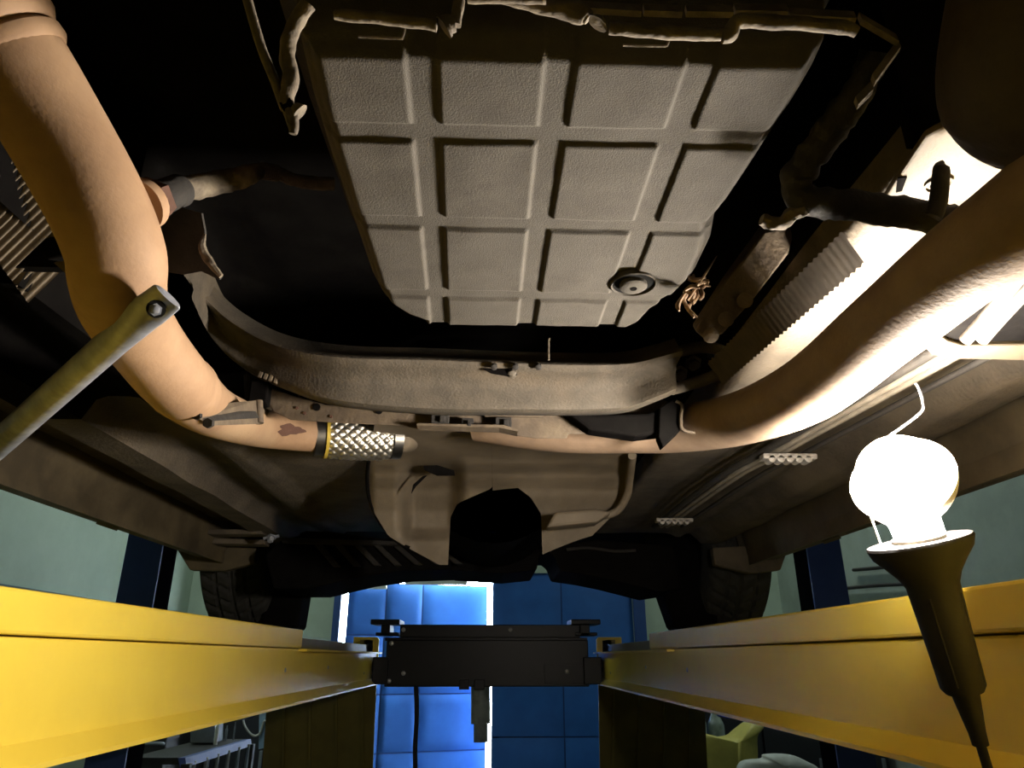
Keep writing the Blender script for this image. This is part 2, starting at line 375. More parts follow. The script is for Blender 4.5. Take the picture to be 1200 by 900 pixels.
# ------------------------------------------------------------------ the car seen from below
car = thing('car', 'underside of a raised dusty car with oil pan and exhaust', 'car', (0, 1.2, RT_))
def part(name, vf, m, parent=None, **k): return mesh(name, vf, M[m] if isinstance(m, str) else m, parent or car, **k)

# --- oil pan
ZP = .32
LEFT = [(356, 62), (372, 130), (384, 170), (398, 215), (412, 255), (428, 300), (440, 335), (452, 357), (470, 368), (494, 376)]
RIGHT = [(966, 62), (948, 100), (925, 138), (905, 167), (878, 208), (851, 247), (834, 266), (829, 295), (812, 330), (792, 350), (770, 362), (755, 378), (738, 386)]
LP = [PZ(x, y, ZP) for x, y in LEFT]; RP = [PZ(x, y, ZP) for x, y in RIGHT]
def interp(P, y):
    if y <= P[0].y: return P[0].x
    for a, b in zip(P, P[1:]):
        if y <= b.y: return a.x + (b.x - a.x) * (y - a.y) / max(1e-9, b.y - a.y)
    return P[-1].x
YA = PZ(650, 62, ZP).y; YB = PZ(600, 386, ZP).y
def frac(d, w, s): return 1 - smooth01((abs(d) - w) / s)
gx = []
for (xa, ya), (xb, yb) in [((496, 100), (515, 380)), ((654, 100), (617, 380)), ((815, 100), (713, 380))]:
    A, B = PZ(xa, ya, ZP), PZ(xb, yb, ZP); gx.append((A, B))
gy = []
for (xa, ya), (xb, yb) in [((400, 156), (890, 166)), ((440, 261), (820, 270)), ((470, 345), (800, 352))]:
    A, B = PZ(xa, ya, ZP), PZ(xb, yb, ZP); gy.append((A, B))
def groove(x, y):
    g = 0
    for A, B in gx:
        c = A.x + (B.x - A.x) * (y - A.y) / (B.y - A.y); g = max(g, frac(x - c, .0078, .0030))
    for A, B in gy:
        c = A.y + (B.y - A.y) * (x - A.x) / (B.x - A.x); g = max(g, frac(y - c, .0068, .0034))
    return g
NU, NV = 230, 260
def panfn(u, v):
    Y = YA + (YB - YA) * v
    xl, xr = interp(LP, Y), interp(RP, Y)
    x = xl + (xr - xl) * u
    e = min(x - xl, xr - x, Y - YA, YB - Y)
    z = ZP + .0029 * groove(x, Y) + .0009 * noise.noise(V(x, Y, 0) * 30) + .010 * (1 - smooth01(e / .012)) ** 2
    return V(x, Y, z)
us = lin(0, 1, NU); vv = lin(0, 1, NV)
pv, pf = grid(panfn, us, vv)
# skirt: follow the border outwards and up to the flange
bord = [i for i in range(NU)] + [j * NU + NU - 1 for j in range(1, NV)] + [(NV - 1) * NU + i for i in range(NU - 2, -1, -1)] + [j * NU for j in range(NV - 2, 0, -1)]
cx = sum((pv[i] for i in bord), V(0, 0, 0)) / len(bord)
prev = bord
for off, dz in [(.004, .006), (.006, .016), (.010, .050)]:
    n0 = len(pv); cur = []
    for k, i in enumerate(bord):
        p = pv[i]; a, b = pv[bord[(k - 2) % len(bord)]], pv[bord[(k + 2) % len(bord)]]
        t = (b - a); nrm = V(t.y, -t.x, 0)
        if nrm.length < 1e-9: nrm = (p - cx)
        nrm.z = 0; nrm.normalize()
        if nrm.dot(p - cx) < 0: nrm = -nrm
        pv.append(V(p.x, p.y, ZP + .010 + dz) + nrm * off); cur.append(n0 + k)
    for k in range(len(bord)):
        k2 = (k + 1) % len(bord); pf.append((prev[k], prev[k2], cur[k2], cur[k]))
    prev = cur
pan = part('oil_pan', (pv, pf), 'pan', smooth=60, label='dusty ribbed sheet metal oil pan')
DP = PZ(742, 332, ZP)
part('drain_recess', lathe(DP + V(0, 0, .0005), (0, 0, -1), [(.0212, -.004), (.0212, .0022), (.0202, .0030), (.0190, .0010)], 28, cap=False), 'pan', pan)
part('drain_recess_floor', lathe(DP + V(0, 0, .001), (0, 0, -1), [(.0192, -.003), (.0192, .0016)], 28), 'oil', pan)
part('drain_plug', lathe(DP, (0, 0, -1), [(.0125, 0), (.0125, .0040), (.0105, .0056), (.0030, .0056), (.0030, .004)], 24), 'pan', pan, label='round drain plug')
part('drain_plug_hole', lathe(DP + V(0, 0, -.0050), (0, 0, -1), [(.0032, 0), (.0032, .0012)], 10), 'black', pan)

# --- gearbox casting above the pan and the dark tunnel roof
fl = []
for z, o in [(.378, .012), (.392, .018), (.40, .03), (.47, .05), (.56, .03)]:
    fl.append([V(p.x - o, p.y, z) for p in LP][::-1] + [V(p.x + o, p.y, z) for p in RP])
for r in fl:
    for p in r:
        if p.y < YA + .03: p.y -= .22
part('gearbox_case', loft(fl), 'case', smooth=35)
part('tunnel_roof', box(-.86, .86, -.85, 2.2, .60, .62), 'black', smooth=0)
# rounded bell housing towards the camera
part('bell_housing', lathe((.03, .04, .56), (0, 1, 0), [(.20, -.35), (.26, -.1), (.25, .10), (.20, .26), (.15, .34)], 32), 'case')
# --- floor pan as a pressed sheet
def floor_z(x, y):
    ax = abs(x)
    z = .345
    w0 = .27 if x > 0 else .40 - .26 * smooth01((y - .98) / .2)
    z += .21 * (1 - smooth01((ax - w0) / .05))
    if x < 0:
        z -= .035 * frac(x + .60, .030, .020)
        z -= .012 * frac(x + .46, .02, .02)
    else:
        z -= .03 * frac(x - .66, .035, .02)
        z -= .01 * frac(x - .56, .012, .012)
    z += .012 * math.sin(y * 9) * frac(ax - .40, .05, .03) * .3
    z -= .085 * smooth01((ax - .735) / .02) * (1 - smooth01((ax - .80) / .03) * .6)
    z += .004 * noise.noise(V(x * 6, y * 6, 1))
    return z
xs = sorted(set([round(v, 4) for v in lin(-.84, .84, 113)] + [round(.27 + .05 * k / 8, 4) for k in range(9)] + [round(-.27 - .05 * k / 8, 4) for k in range(9)]))
ys_ = lin(.40, 2.12, 100)
gv, gf = grid(lambda u, v: V(u, v, floor_z(u, v)), xs, ys_)
def sel(test):
    fs = [f for f in gf if test(sum((gv[i] for i in f), V(0, 0, 0)) / 4)]
    ids = sorted({i for f in fs for i in f}); mp = {i: k for k, i in enumerate(ids)}
    return [gv[i] for i in ids], [tuple(mp[i] for i in f) for f in fs]
part('floor_panel', sel(lambda p: p.z <= .372 and p.x < .1 and .60 < p.y <= .96 and p.x > -.735), 'black', smooth=60, label='black stretch of the floor pan beside the exhaust bend')  # front stretch of the same floor sheet, given the black material
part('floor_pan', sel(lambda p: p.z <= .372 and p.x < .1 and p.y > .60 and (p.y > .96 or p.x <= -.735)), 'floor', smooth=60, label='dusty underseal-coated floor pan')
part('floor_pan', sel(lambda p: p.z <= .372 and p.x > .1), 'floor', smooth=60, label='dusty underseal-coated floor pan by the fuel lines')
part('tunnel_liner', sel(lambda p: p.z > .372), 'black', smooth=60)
part('firewall', box(-.86, -.36, .60, .61, .345, .60), 'black', smooth=0)
part('firewall', box(.30, .86, .40, .41, .345, .60), 'black', smooth=0)
# sills with pinch weld seams
for s in (-1, 1):
    pr = [(.735, .33), (.745, .272), (.775, .262), (.82, .262), (.855, .285), (.87, .34), (.87, .60), (.74, .60)]
    sl = part('sill', prism([V(s * a, -.8, b) for a, b in pr], (0, 2.86, 0)), 'sill', smooth=30)
    part('pinch_weld', box(min(s * .742, s * .748), max(s * .742, s * .748), -.6, 2.05, .245, .28), 'sill', sl, smooth=0)
    for k in range(9):
        y = .9 + k * .13 + random.uniform(-.03, .03)
        part('mud_streak', obox((s * (.79 + random.uniform(-.02, .03)), y, .2605), (s * .012, .02, 0), (0, .045, 0), (0, 0, .001)), 'floor', sl, smooth=0, bevel=.0005)
    part('body_side', prism([(s * .87, -.8, .34), (s * .885, -.8, .5), (s * .885, -.8, 1.05), (s * .75, -.8, 1.1), (s * .75, -.8, .60), (s * .86, -.8, .60)], (0, 4.1, 0)), 'body', smooth=0)
part('body_roof', box(-.75, .75, -.8, 3.3, 1.06, 1.10), 'body', smooth=0)
part('body_front', box(-.86, .86, -.84, -.80, .35, 1.08), 'body', smooth=0)
part('rear_floor', box(-.62, .62, 2.1, 3.28, .385, .42), 'black', smooth=0, bevel=.01)
part('rear_bumper', prism([(-.87, 3.24, .40), (-.87, 3.30, .42), (-.87, 3.34, .55), (-.87, 3.28, 1.05), (-.87, 3.22, 1.05)], (1.74, 0, 0)), 'body', smooth=0)

# --- left exhaust
LPTH = [(-75, -52, .445), (-2, 42, .457), (62, 146, .475), (113, 238, .485), (136, 296, .495), (139, 330, .515), (146, 362, .56), (172, 404, .61), (212, 452, .675), (252, 483, .85), (300, 500, 1.03), (335, 506, 1.10), (372, 510, 1.15)]
exl = part('exhaust_pipe', tube([D(*p) for p in LPTH], [.033, .033, .033, .0325, .0320, .0320, .0320, .031, .031, .030, .029, .028, .0275], 36, 10), 'pipe', label='rusty tan exhaust pipe with a tight bend', smooth=60)
a0, a1 = D(-80, -68, .44), D(6, 50, .459)
ax = (a1 - a0).normalized(); a0 = a1 - ax * .34
part('pipe_collar', lathe(a0, ax, [(.040, 0), (.040, (a1 - a0).length - .02), (.039, (a1 - a0).length - .008), (.036, (a1 - a0).length - .003), (.032, (a1 - a0).length)], 36), 'pipe', exl)
part('pipe_collar', lathe(a1, ax, [(.032, 0), (.0352, .003), (.0352, .009), (.032, .013)], 36), 'pipe', exl)
c0, c1 = D(212, 452, .675), D(232, 468, .735)
part('slip_joint', lathe(c0, (c1 - c0), [(.0305, 0), (.0320, .003), (.0320, .012), (.030, .030)], 36), 'pipe', exl)
# rust patch on the pipe in front of the braided section, laid on the pipe's own surface
from mathutils.bvhtree import BVHTree
bv = BVHTree.FromPolygons([v.co + root_base(exl) for v in exl.data.vertices], [tuple(p.vertices) for p in exl.data.polygons])
def on_pipe(x, y):
    h = bv.ray_cast(V(0, 0, 0), ray(x, y).normalized())
    return (h[0] + h[1] * (.0005 if h[1].dot(ray(x, y)) < 0 else -.0005)) if h[0] else D(x, y, 1.05)
def rust_fn(u, v):
    a = 2 * math.pi * u; k = v * (1 + .22 * math.sin(3 * a + 1) + .12 * math.sin(7 * a))
    return on_pipe(340 + 15 * k * math.cos(a), 504 + 6.5 * k * math.sin(a))
part('rust_patch', grid(rust_fn, lin(0, 1, 25), lin(0.02, 1, 5)), 'stain', exl)
# --- braided flexible section
f0, f1 = D(371, 510, 1.15), D(470, 514, 1.20)
fax = (f1 - f0); FL = fax.length; fx, fy, fz = frame(fax)
def braid(u, v):
    s = .016 + (FL - .034) * v; a = 2 * math.pi * u
    r = .0335 + .004 * math.sin(math.pi * v) ** .5 if 0 < v < 1 else .031
    aa = s * 190 + a * 8; bb = s * 190 - a * 8
    h = (abs(math.sin(aa)) * abs(math.sin(bb))) ** .6 * (1 if int(math.floor(aa / math.pi) + math.floor(bb / math.pi)) % 2 == 0 else .72)
    return f0 + fz * s + (fx * math.cos(a) + fy * math.sin(a)) * (r - .001 + .0034 * h)
flx = part('flex_section', grid(braid, lin(0, 1, 177), lin(0, 1, 90)), 'chrome', smooth=60, label='shiny braided stainless steel flex pipe')
part('clamp_ring', lathe(f0, fax, [(.0275, -.004), (.0345, -.003), (.0345, .012), (.0275, .013)], 36), 'collar', flx)
part('seal_ring', lathe(f0, fax, [(.030, .012), (.0375, .0125), (.0375, .0175), (.030, .018)], 36), 'brass', flx, label='yellow ring')
part('clamp_ring', lathe(f0, fax, [(.028, FL - .018), (.0352, FL - .017), (.0352, FL - .002), (.028, FL)], 36), 'collar', flx)
part('outlet_pipe', tube([f1 - fz * .012, f1 - fz * .004, f1 + fz * .004 + V(0, .06, .02), f1 + V(0, .16, .05)], [.024, .024, .026, .026], 28, 5), 'shield')

# --- right exhaust and catalytic converter
RPTH = [(1700, -420, .30, .0265), (1480, -80, .335, .0265), (1340, 110, .36, .0265), (1275, 190, .375, .027), (1198, 256, .41, .0285), (1119, 316, .467, .0295), (1032, 388, .57, .0315), (944, 458, .712, .0335), (868, 490, .895, .0340), (800, 502, 1.01, .0340), (740, 505, 1.06, .0335), (650, 505, 1.10, .033), (560, 494, 1.14, .032)]
exr = part('exhaust_pipe', tube([D(*p[:3]) for p in RPTH], [p[3] for p in RPTH], 40, 10), 'cat', label='brown exhaust pipe glowing beside the lamp', smooth=60)

part('catalytic_converter', tube([D(1262, -120, .37), D(1236, 20, .385), D(1224, 90, .395), D(1220, 130, .405), D(1217, 160, .415), D(1215, 185, .425)], [.051, .0535, .0525, .0465, .033, .012], 40, 8), 'shaded_cat', label='rounded catalytic converter, dark brown with its shade painted in', smooth=60)
# --- oxygen sensor with its cable
s0, s1 = D(155, 244, .515), D(208, 224, .565)
sa = (s1 - s0).normalized()
ox = part('oxygen_sensor', lathe(s0, sa, [(.020, .006), (.019, .016), (.0145, .019), (.0145, .022), (.015, .022)], 24), 'pipe', label='threaded oxygen sensor in the pipe')
part('hex_nut', lathe(s0, sa, [(.0168, .019), (.0172, .020), (.0172, .028), (.0168, .029)], 6), 'stain', ox)
part('sensor_body', lathe(s0, sa, [(.0145, .027), (.0145, .031), (.013, .032), (.013, .060), (.0105, .064)], 24), 'case', ox)
wp = [s0 + sa * .062, D(265, 212, .612), D(290, 205, .62), D(306, 200, .63), D(325, 203, .64), D(350, 212, .65), D(392, 216, .66)]
part('sensor_cable', tube(wp, [.0105, .0098, .009, .0075, .0065, .006, .006], 14, 8, wob=.2), 'conduit', ox)
for k in range(9):
    p = wp[3].lerp(wp[4], k / 8 * 1.0)
    part('sleeve_ring', lathe(p, (wp[4] - wp[3]), [(.004, -.0007), (.0076, -.0004), (.0076, .0004), (.004, .0007)], 12), 'conduit', ox)

# --- corrugated heat shield on the far left
hs = []
HP, HN = D(45, 230, .66), Vector((.74, -.36, -.57)).normalized()
def corr(u, v):
    x = -45 + 140 * v - 62 * u; y = 105 + 190 * v + 60 * u
    return PN(x, y, HP, HN) + HN * .0026 * math.sin(v * 2 * math.pi * 26)
part('heat_shield', grid(corr, lin(-.25, 1, 10), lin(0, 1, 280)), 'shield', smooth=60, label='corrugated sheet heat shield')
# dark bracket across its lower end
part('shield_bracket', prism([D(40, 290, .61), D(80, 277, .61), D(95, 282, .61), D(95, 296, .61), D(55, 305, .61)], (0, .02, .01)), 'black', smooth=0, bevel=.002)
part('shield_tab', prism([D(62, 308, .63), D(90, 297, .63), D(92, 312, .63), D(78, 322, .63)], (0, .006, .004)), 'shield', smooth=0, bevel=.001)
# torn sheet flap to the right of the bend
flap = [(190, 262), (212, 243), (236, 250), (240, 272), (238, 292), (246, 306), (260, 322), (257, 328), (236, 318), (215, 322), (190, 318)]
fp = part('sheet_flap', prism([D(x, y, .56) for x, y in flap], (0, .003, .002)), 'case', smooth=0)
part('flap_edge', tube([D(x, y, .558) for x, y in [(240, 274), (237, 291), (246, 307), (259, 324)]], [.001, .0035, .0032, .002], 8, 5, wob=.3), 'conduit', fp)  # paler bead that paints in the flap's lit edge

# --- tubular brace with flattened, bolted end
b0, b1 = D(-60, 572, .92), D(166, 371, .50)
e1 = D(197, 347, .482); dv = ray(150, 390).normalized()
b0 = b0 + (b0 - b1) * .14
st_ = [(b0, .0160, .0160), (b0.lerp(b1, .5), .0138, .0138), (b0.lerp(b1, .93), .0114, .0114), (b1.lerp(e1, .10), .0120, .0085), (b1.lerp(e1, .32), .0122, .0034), (b1.lerp(e1, .95), .0112, .0026), (e1, .0100, .0022)]
rg_ = []
for p, w_, t_ in st_:
    tn = (b1 - b0).normalized(); sd = tn.cross(dv).normalized(); nd = sd.cross(tn)
    rg_.append([p + sd * (w_ * math.cos(2 * math.pi * k / 28)) + nd * (t_ * math.sin(2 * math.pi * k / 28)) for k in range(28)])
br = part('brace_bar', loft(rg_), 'steel', label='bare steel tubular brace with a flattened end', smooth=60)
part('drop_bracket', obox(b0 + V(0, 0, .03), (.02, 0, 0), (0, .025, 0), (0, 0, .05)), 'black', br, smooth=0, bevel=.004)
part('bolt_hole', lathe(D(183, 362, .4815), -dv, [(.0062, -.001), (.0062, .0006)], 16), 'oil', br)
part('bolt', hexbolt(D(182, 363, .4812), -dv, .0030, .003), 'steel', br)

# --- cross member
T = [(214, 318), (236, 345), (272, 378), (326, 406), (400, 419), (500, 422), (600, 426), (690, 428), (740, 426), (775, 418), (800, 411)]
Bm = [(226, 352), (246, 392), (280, 426), (330, 450), (392, 469), (500, 479), (600, 480), (690, 480), (735, 477), (768, 466), (792, 456)]
zb = [.42, .405, .37, .335, .308, .30, .30, .30, .302, .306, .310]
q = catmull([(*t, *b, z) for t, b, z in zip(T, Bm, zb)], 6)
rings = []
for tx, ty, bx_, by, z in q:
    B = PZ(bx_, by, z); Tt = PY(tx, ty, B.y - .042)
    nrm = V(0, .8, .6)
    rings.append([Tt + V(0, .012, .010), Tt + V(0, .002, .004), Tt, Tt.lerp(B, .12), Tt.lerp(B, .22) + nrm * .006, Tt.lerp(B, .45) + nrm * .014, Tt.lerp(B, .68) + nrm * .012,
                  Tt.lerp(B, .86) + nrm * .001, B - V(0, .002, 0), B + V(0, .004, -.0015), B + V(0, .03, .002), B + V(0, .045, .02), B + V(0, .03, .07), Tt + V(0, .03, .03)])
crm = part('cross_member', loft(rings), 'cross', smooth=50, label='dusty black curved gearbox cross member')
eye = [(786, 415), (800, 411), (822, 407), (843, 410), (854, 421), (852, 431), (838, 440), (817, 448), (800, 453), (786, 458)]
epz = [PY(x, y, .845 - (x - 786) * .0006) for x, y in eye]
part('eyelet_loop', tube(epz, [.006, .0075, .0075, .0075, .0075, .0075, .0075, .0075, .0075, .006], 14, 6), 'cross', crm)
part('eyelet_back', prism([PY(x, y, .862) for x, y in eye], (0, .004, .002)), 'black', crm, smooth=0)
for (x, y) in [(796, 437), (812, 425)]:
    part('bolt', hexbolt(PY(x, y, .848), (0, -.7, -.7), .0075, .010), 'cross', crm)
part('bolt', lathe(PY(600, 437, .835), (0, -.6, -.8), [(.006, -.004), (.006, .005), (.003, .007)], 12), 'cross', crm)
part('weld_tab', prism([PY(566, 431, .834), PY(596, 432, .834), PY(606, 438, .834), PY(596, 440, .834), PY(575, 436, .834)], (0, -.003, -.003)), 'black', crm, smooth=0)
for x in (579, 604, 631): part('rivet', lathe(PY(x, 430, .825), (0, -.7, -.7), [(.004, -.004), (.004, .002), (.002, .003)], 8), 'case', crm)
part('split_pin', tube([PY(643, 422, .82), PY(643, 400, .82), PY(645, 397, .82)], .0013, 6, 3), 'conduit', crm)

# --- gearbox mount bracket behind it
BP = [(310, 452), (336, 462), (380, 474), (430, 478), (520, 479), (640, 476), (700, 474), (776, 468), (790, 474), (788, 500), (760, 507), (715, 508), (666, 509), (664, 514), (628, 514), (600, 510), (585, 506), (490, 503), (470, 499), (400, 496), (340, 492), (320, 482), (312, 468)]
mb = part('mount_bracket', prism([PY(x, y, .935) for x, y in BP], (0, .012, .004)), 'bracket', smooth=0, bevel=.0015, label='dusty flat bracket plate with two round holes')
part('bracket_lip', prism([PY(490, 502, .935), PY(590, 504, .935), PY(606, 509, .935), PY(606, 511.5, .935), PY(585, 507, .935), PY(490, 504.5, .935)], (0, -.02, .001)), 'bracket', mb, smooth=0)
for x, y in [(371, 477), (444, 481)]:
    part('hole', lathe(PY(x, y, .9335), (0, -1, 0), [(.0052, -.002), (.0052, .0006)], 14), 'black', mb)
for x, y in [(348, 478), (357, 484), (388, 488), (424, 478)]:
    part('rust_spot', lathe(PY(x, y, .9335), (0, -1, 0), [(.0022, -.002), (.002, .0006)], 8), 'stain', mb)
for x, y, w in [(516, 492, .012), (548, 497, .008), (590, 496, .011)]:
    p = PY(x, y, .925); part('clip', join(obox(p, (w, 0, 0), (0, .006, 0), (0, 0, .007)), obox(p + V(w * .3, -.008, -.002), (w * .3, 0, 0), (0, .003, 0), (0, 0, .004))), 'case', mb, smooth=0, bevel=.001)
part('upper_plate', prism([PY(565, 484, .928), PY(632, 483, .928), PY(640, 488, .928), PY(632, 490, .928), PY(568, 489, .928)], (0, -.006, 0)), 'bracket', mb, smooth=0, bevel=.001)
part('rubber_mount', prism([PY(660, 480, .91), PY(700, 486, .91), PY(760, 484, .91), PY(790, 470, .91), (PY(796, 505, .91)), PY(745, 511, .91), PY(690, 503, .91)], (0, .03, .0)), 'black', mb, smooth=0, bevel=.004)
part('end_hook', prism([PY(773, 478, .90), PY(790, 466, .90), PY(800, 470, .90), PY(797, 505, .90), PY(777, 524, .90), (PY(772, 512, .90))], (0, .02, 0)), 'black', mb, smooth=0, bevel=.002)
part('hook_edge', tube([PY(792, 470, .895), PY(799, 475, .895), PY(798, 490, .895), PY(800, 503, .895), PY(815, 507, .895), PY(828, 505, .895)], .0024, 8, 5), 'bracket', mb)  # lit edge of the hook, put in as a paler tube
# hanger tongue on the left of the plate
hg = part('hanger_tongue', prism([PY(231, 485, .66), PY(262, 475, .72), (PY(302, 471, .80)), PY(309, 484, .82), PY(304, 497, .80), PY(250, 499, .69), PY(233, 491, .66)], (0, .004, .004)), 'bracket', smooth=0, bevel=.001)
part('hanger_fold', prism([PY(240, 491, .67), PY(270, 482, .73), PY(300, 482, .79), PY(304, 490, .795), PY(244, 494, .675)], (0, -.004, -.001)), 'case', hg, smooth=0, bevel=.001)
part('stud', tube([PY(303, 470, .80), PY(304, 496, .80)], .005, 10, 1), 'bracket', hg)
for x, y in [(232, 486), (246, 496)]: part('nut', lathe(PY(x, y, .655), (0, -1, -.3), [(.005, 0), (.005, .006)], 6), 'case', hg)
part('mount_stud', tube([PY(290, 440, .90), PY(292, 472, .90)], .005, 10, 1), 'case', hg)
part('mount_block', obox(PY(305, 462, .90), (.012, 0, 0), (0, .01, 0), (0, 0, .016)), 'black', hg, smooth=0, bevel=.002)
for k in range(4):
    part('lock_washer', obox(PY(306 + k * 6, 440 + k * 2.2, .88), (.0025, 0, -.001), (0, .004, 0), (.001, 0, .004)), 'bracket', hg, smooth=0, bevel=.0008)

# --- tunnel heat shield / tank front with cavity
YS = [(488, 1.0), (505, 1.10), (522, 1.20), (540, 1.30), (556, 1.37), (575, 1.42), (600, 1.455), (640, 1.48), (662, 1.49)]
def ysh(y):
    if y <= YS[0][0]: return YS[0][1]
    for (a, b), (c, d) in zip(YS, YS[1:]):
        if y <= c: return b + (d - b) * smooth01((y - a) / (c - a)) * .3 + (d - b) * ((y - a) / (c - a)) * .7
    return YS[-1][1]
def shield(xl, xr, ye):
    def fn(u, v):
        y = 488 + ((ye(u) if callable(ye) else ye) - 488) * v
        L_ = xl(y); R_ = xr(y); x = L_ + (R_ - L_) * u
        Y = ysh(y)
        Y += .05 * frac(x - 505, 18, 26) * frac(y - 585, 30, 22)           # pressed recess
        Y -= .02 * frac(x - 455, 14, 16) * smooth01((y - 520) / 40)
        Y += .03 * smooth01((x - 600) / 60)
        return PY(x, y, Y)
    return grid(fn, lin(0, 1, 60), lin(0, 1, 60))
def pl(pts):
    def f(y):
        if y <= pts[0][1]: return pts[0][0]
        for (a, b), (c, d) in zip(pts, pts[1:]):
            if y <= d: return a + (c - a) * (y - b) / (d - b)
        return pts[-1][0]
    return f
hsh = part('tunnel_shield', shield(pl([(440, 488), (432, 545), (431, 570), (438, 600), (455, 628), (478, 642), (515, 662)]), pl([(575, 488), (577, 572), (556, 581), (536, 590), (528, 606), (525, 662)]), 662), 'shield', smooth=60, label='pressed heat shield under the tunnel')
part('shield_top', shield(pl([(575, 488), (578, 600)]), pl([(735, 488), (738, 540), (728, 566), (700, 590), (640, 600)]), lambda u: 575 - 34 * u * (1 - u) + 12 * u), 'shield', hsh, smooth=60)
part('shield_lower', shield(pl([(600, 488), (606, 571), (622, 583), (634, 602), (636, 662)]), pl([(740, 488), (738, 560), (722, 600), (690, 632), (680, 662)]), lambda u: 650 - 22 * u), 'shield', hsh, smooth=60)
part('slot', prism([PY(x, y, 1.33) for x, y in [(496, 546), (512, 545), (532, 551), (533, 557), (512, 557), (498, 551)]], (0, .004, 0)), 'black', hsh, smooth=0)
part('slot', prism([PY(x, y, 1.36) for x, y in [(495, 558), (500, 557), (487, 570), (482, 578), (484, 568)]], (0, .004, 0)), 'black', hsh, smooth=0)
part('shield_rim', tube([PY(x, y, ysh(y) - .01) for x, y in [(741, 534), (738, 560), (735, 580), (724, 598), (708, 604), (698, 600)]], .008, 10, 6), 'shield', hsh)
part('shield_edge', tube([PY(x, y, ysh(y) - .012) for x, y in [(432, 540), (430, 560), (433, 585), (445, 612), (464, 634), (480, 642)]], .0035, 8, 6), 'black', hsh)
part('shield_step', prism([PY(x, y, 1.40) for x, y in [(640, 618), (700, 612), (718, 600), (700, 596), (650, 600)]], (0, .05, .0)), 'shield', hsh, smooth=0, bevel=.006)
# propeller tunnel behind the cavity
part('propeller_tunnel', lathe((.01, 1.56, .40), (0, 1, 0), [(.17, 0), (.17, .8), (.02, .82)], 28, cap=False), 'black')

# --- rear suspension: dark blocks, arms, ribs
def slab(poly, Y, th, name, m, parent=None, bev=.006): return part(name, prism([PY(x, y, Y) for x, y in poly], (0, th, 0)), m, parent, smooth=0, bevel=bev)
ul = slab([(330, 632), (380, 622), (470, 634), (528, 652), (528, 667), (470, 669), (420, 676), (360, 690), (320, 690), (310, 650)], 1.95, .3, 'rear_subframe', 'black')
for k in range(7):
    x = 365 + k * 24
    part('cover_rib', prism([PY(x, 634 + k * 1.5, 1.935), PY(x + 9, 634 + k * 1.5, 1.935), PY(x + 34, 664 - k * .5, 1.935), PY(x + 25, 664 - k * .5, 1.935)], (0, .03, 0)), 'case', ul, smooth=0, bevel=.003)
part('cover_rail', prism([PY(330, 630, 1.93), PY(470, 634, 1.93), PY(520, 642, 1.93), PY(520, 646, 1.93), PY(470, 639, 1.93), PY(330, 636, 1.93)], (0, .03, 0)), 'case', ul, smooth=0, bevel=.002)
slab([(520, 640), (560, 625), (620, 625), (640, 640), (632, 652), (629, 668), (590, 672), (526, 668)], 2.0, .3, 'differential', 'black')
slab([(634, 640), (700, 632), (790, 640), (800, 690), (775, 694), (720, 680), (690, 674), (656, 669), (650, 653)], 1.95, .3, 'rear_subframe', 'black')
part('brake_line', tube([PY(664, 644, 1.93), PY(690, 642, 1.93), PY(720, 646, 1.93), PY(745, 645, 1.93)], .004, 8, 4), 'case')
for (x, y) in [(290, 597), (318, 629)]:
    part('bolt', join(hexbolt(PY(x, y, 1.72 if y < 610 else 1.85), (0, -.5, -.8), .008, .014), cyl(PY(x - 9, y + 2, 1.72 if y < 610 else 1.85), PY(x + 9, y - 1, 1.72 if y < 610 else 1.85), .004, 8)), 'steel')
part('cross_rail', prism([PY(225, 620, 1.9), PY(305, 620, 1.9), PY(308, 626, 1.9), PY(225, 626, 1.9)], (0, .05, 0)), 'floor', smooth=0, bevel=.003)
part('cross_rail', prism([PY(235, 630, 1.95), PY(310, 632, 1.95), PY(310, 638, 1.95), PY(240, 637, 1.95)], (0, .05, 0)), 'floor', smooth=0, bevel=.003)
part('wheel_liner', prism([PY(205, 640, 2.06), PY(235, 626, 2.06), PY(260, 640, 2.06), (PY(300, 642, 2.06)), PY(298, 660, 2.06), PY(262, 669, 2.06), PY(222, 668, 2.06)], (0, .03, 0)), 'sill', smooth=0, bevel=.004)
part('wheel_liner', prism([PY(925, 640, 2.06), PY(900, 628, 2.06), PY(870, 640, 2.06), (PY(835, 642, 2.06)), PY(838, 662, 2.06), PY(880, 672, 2.06), PY(915, 668, 2.06)], (0, .03, 0)), 'floor', smooth=0, bevel=.004)

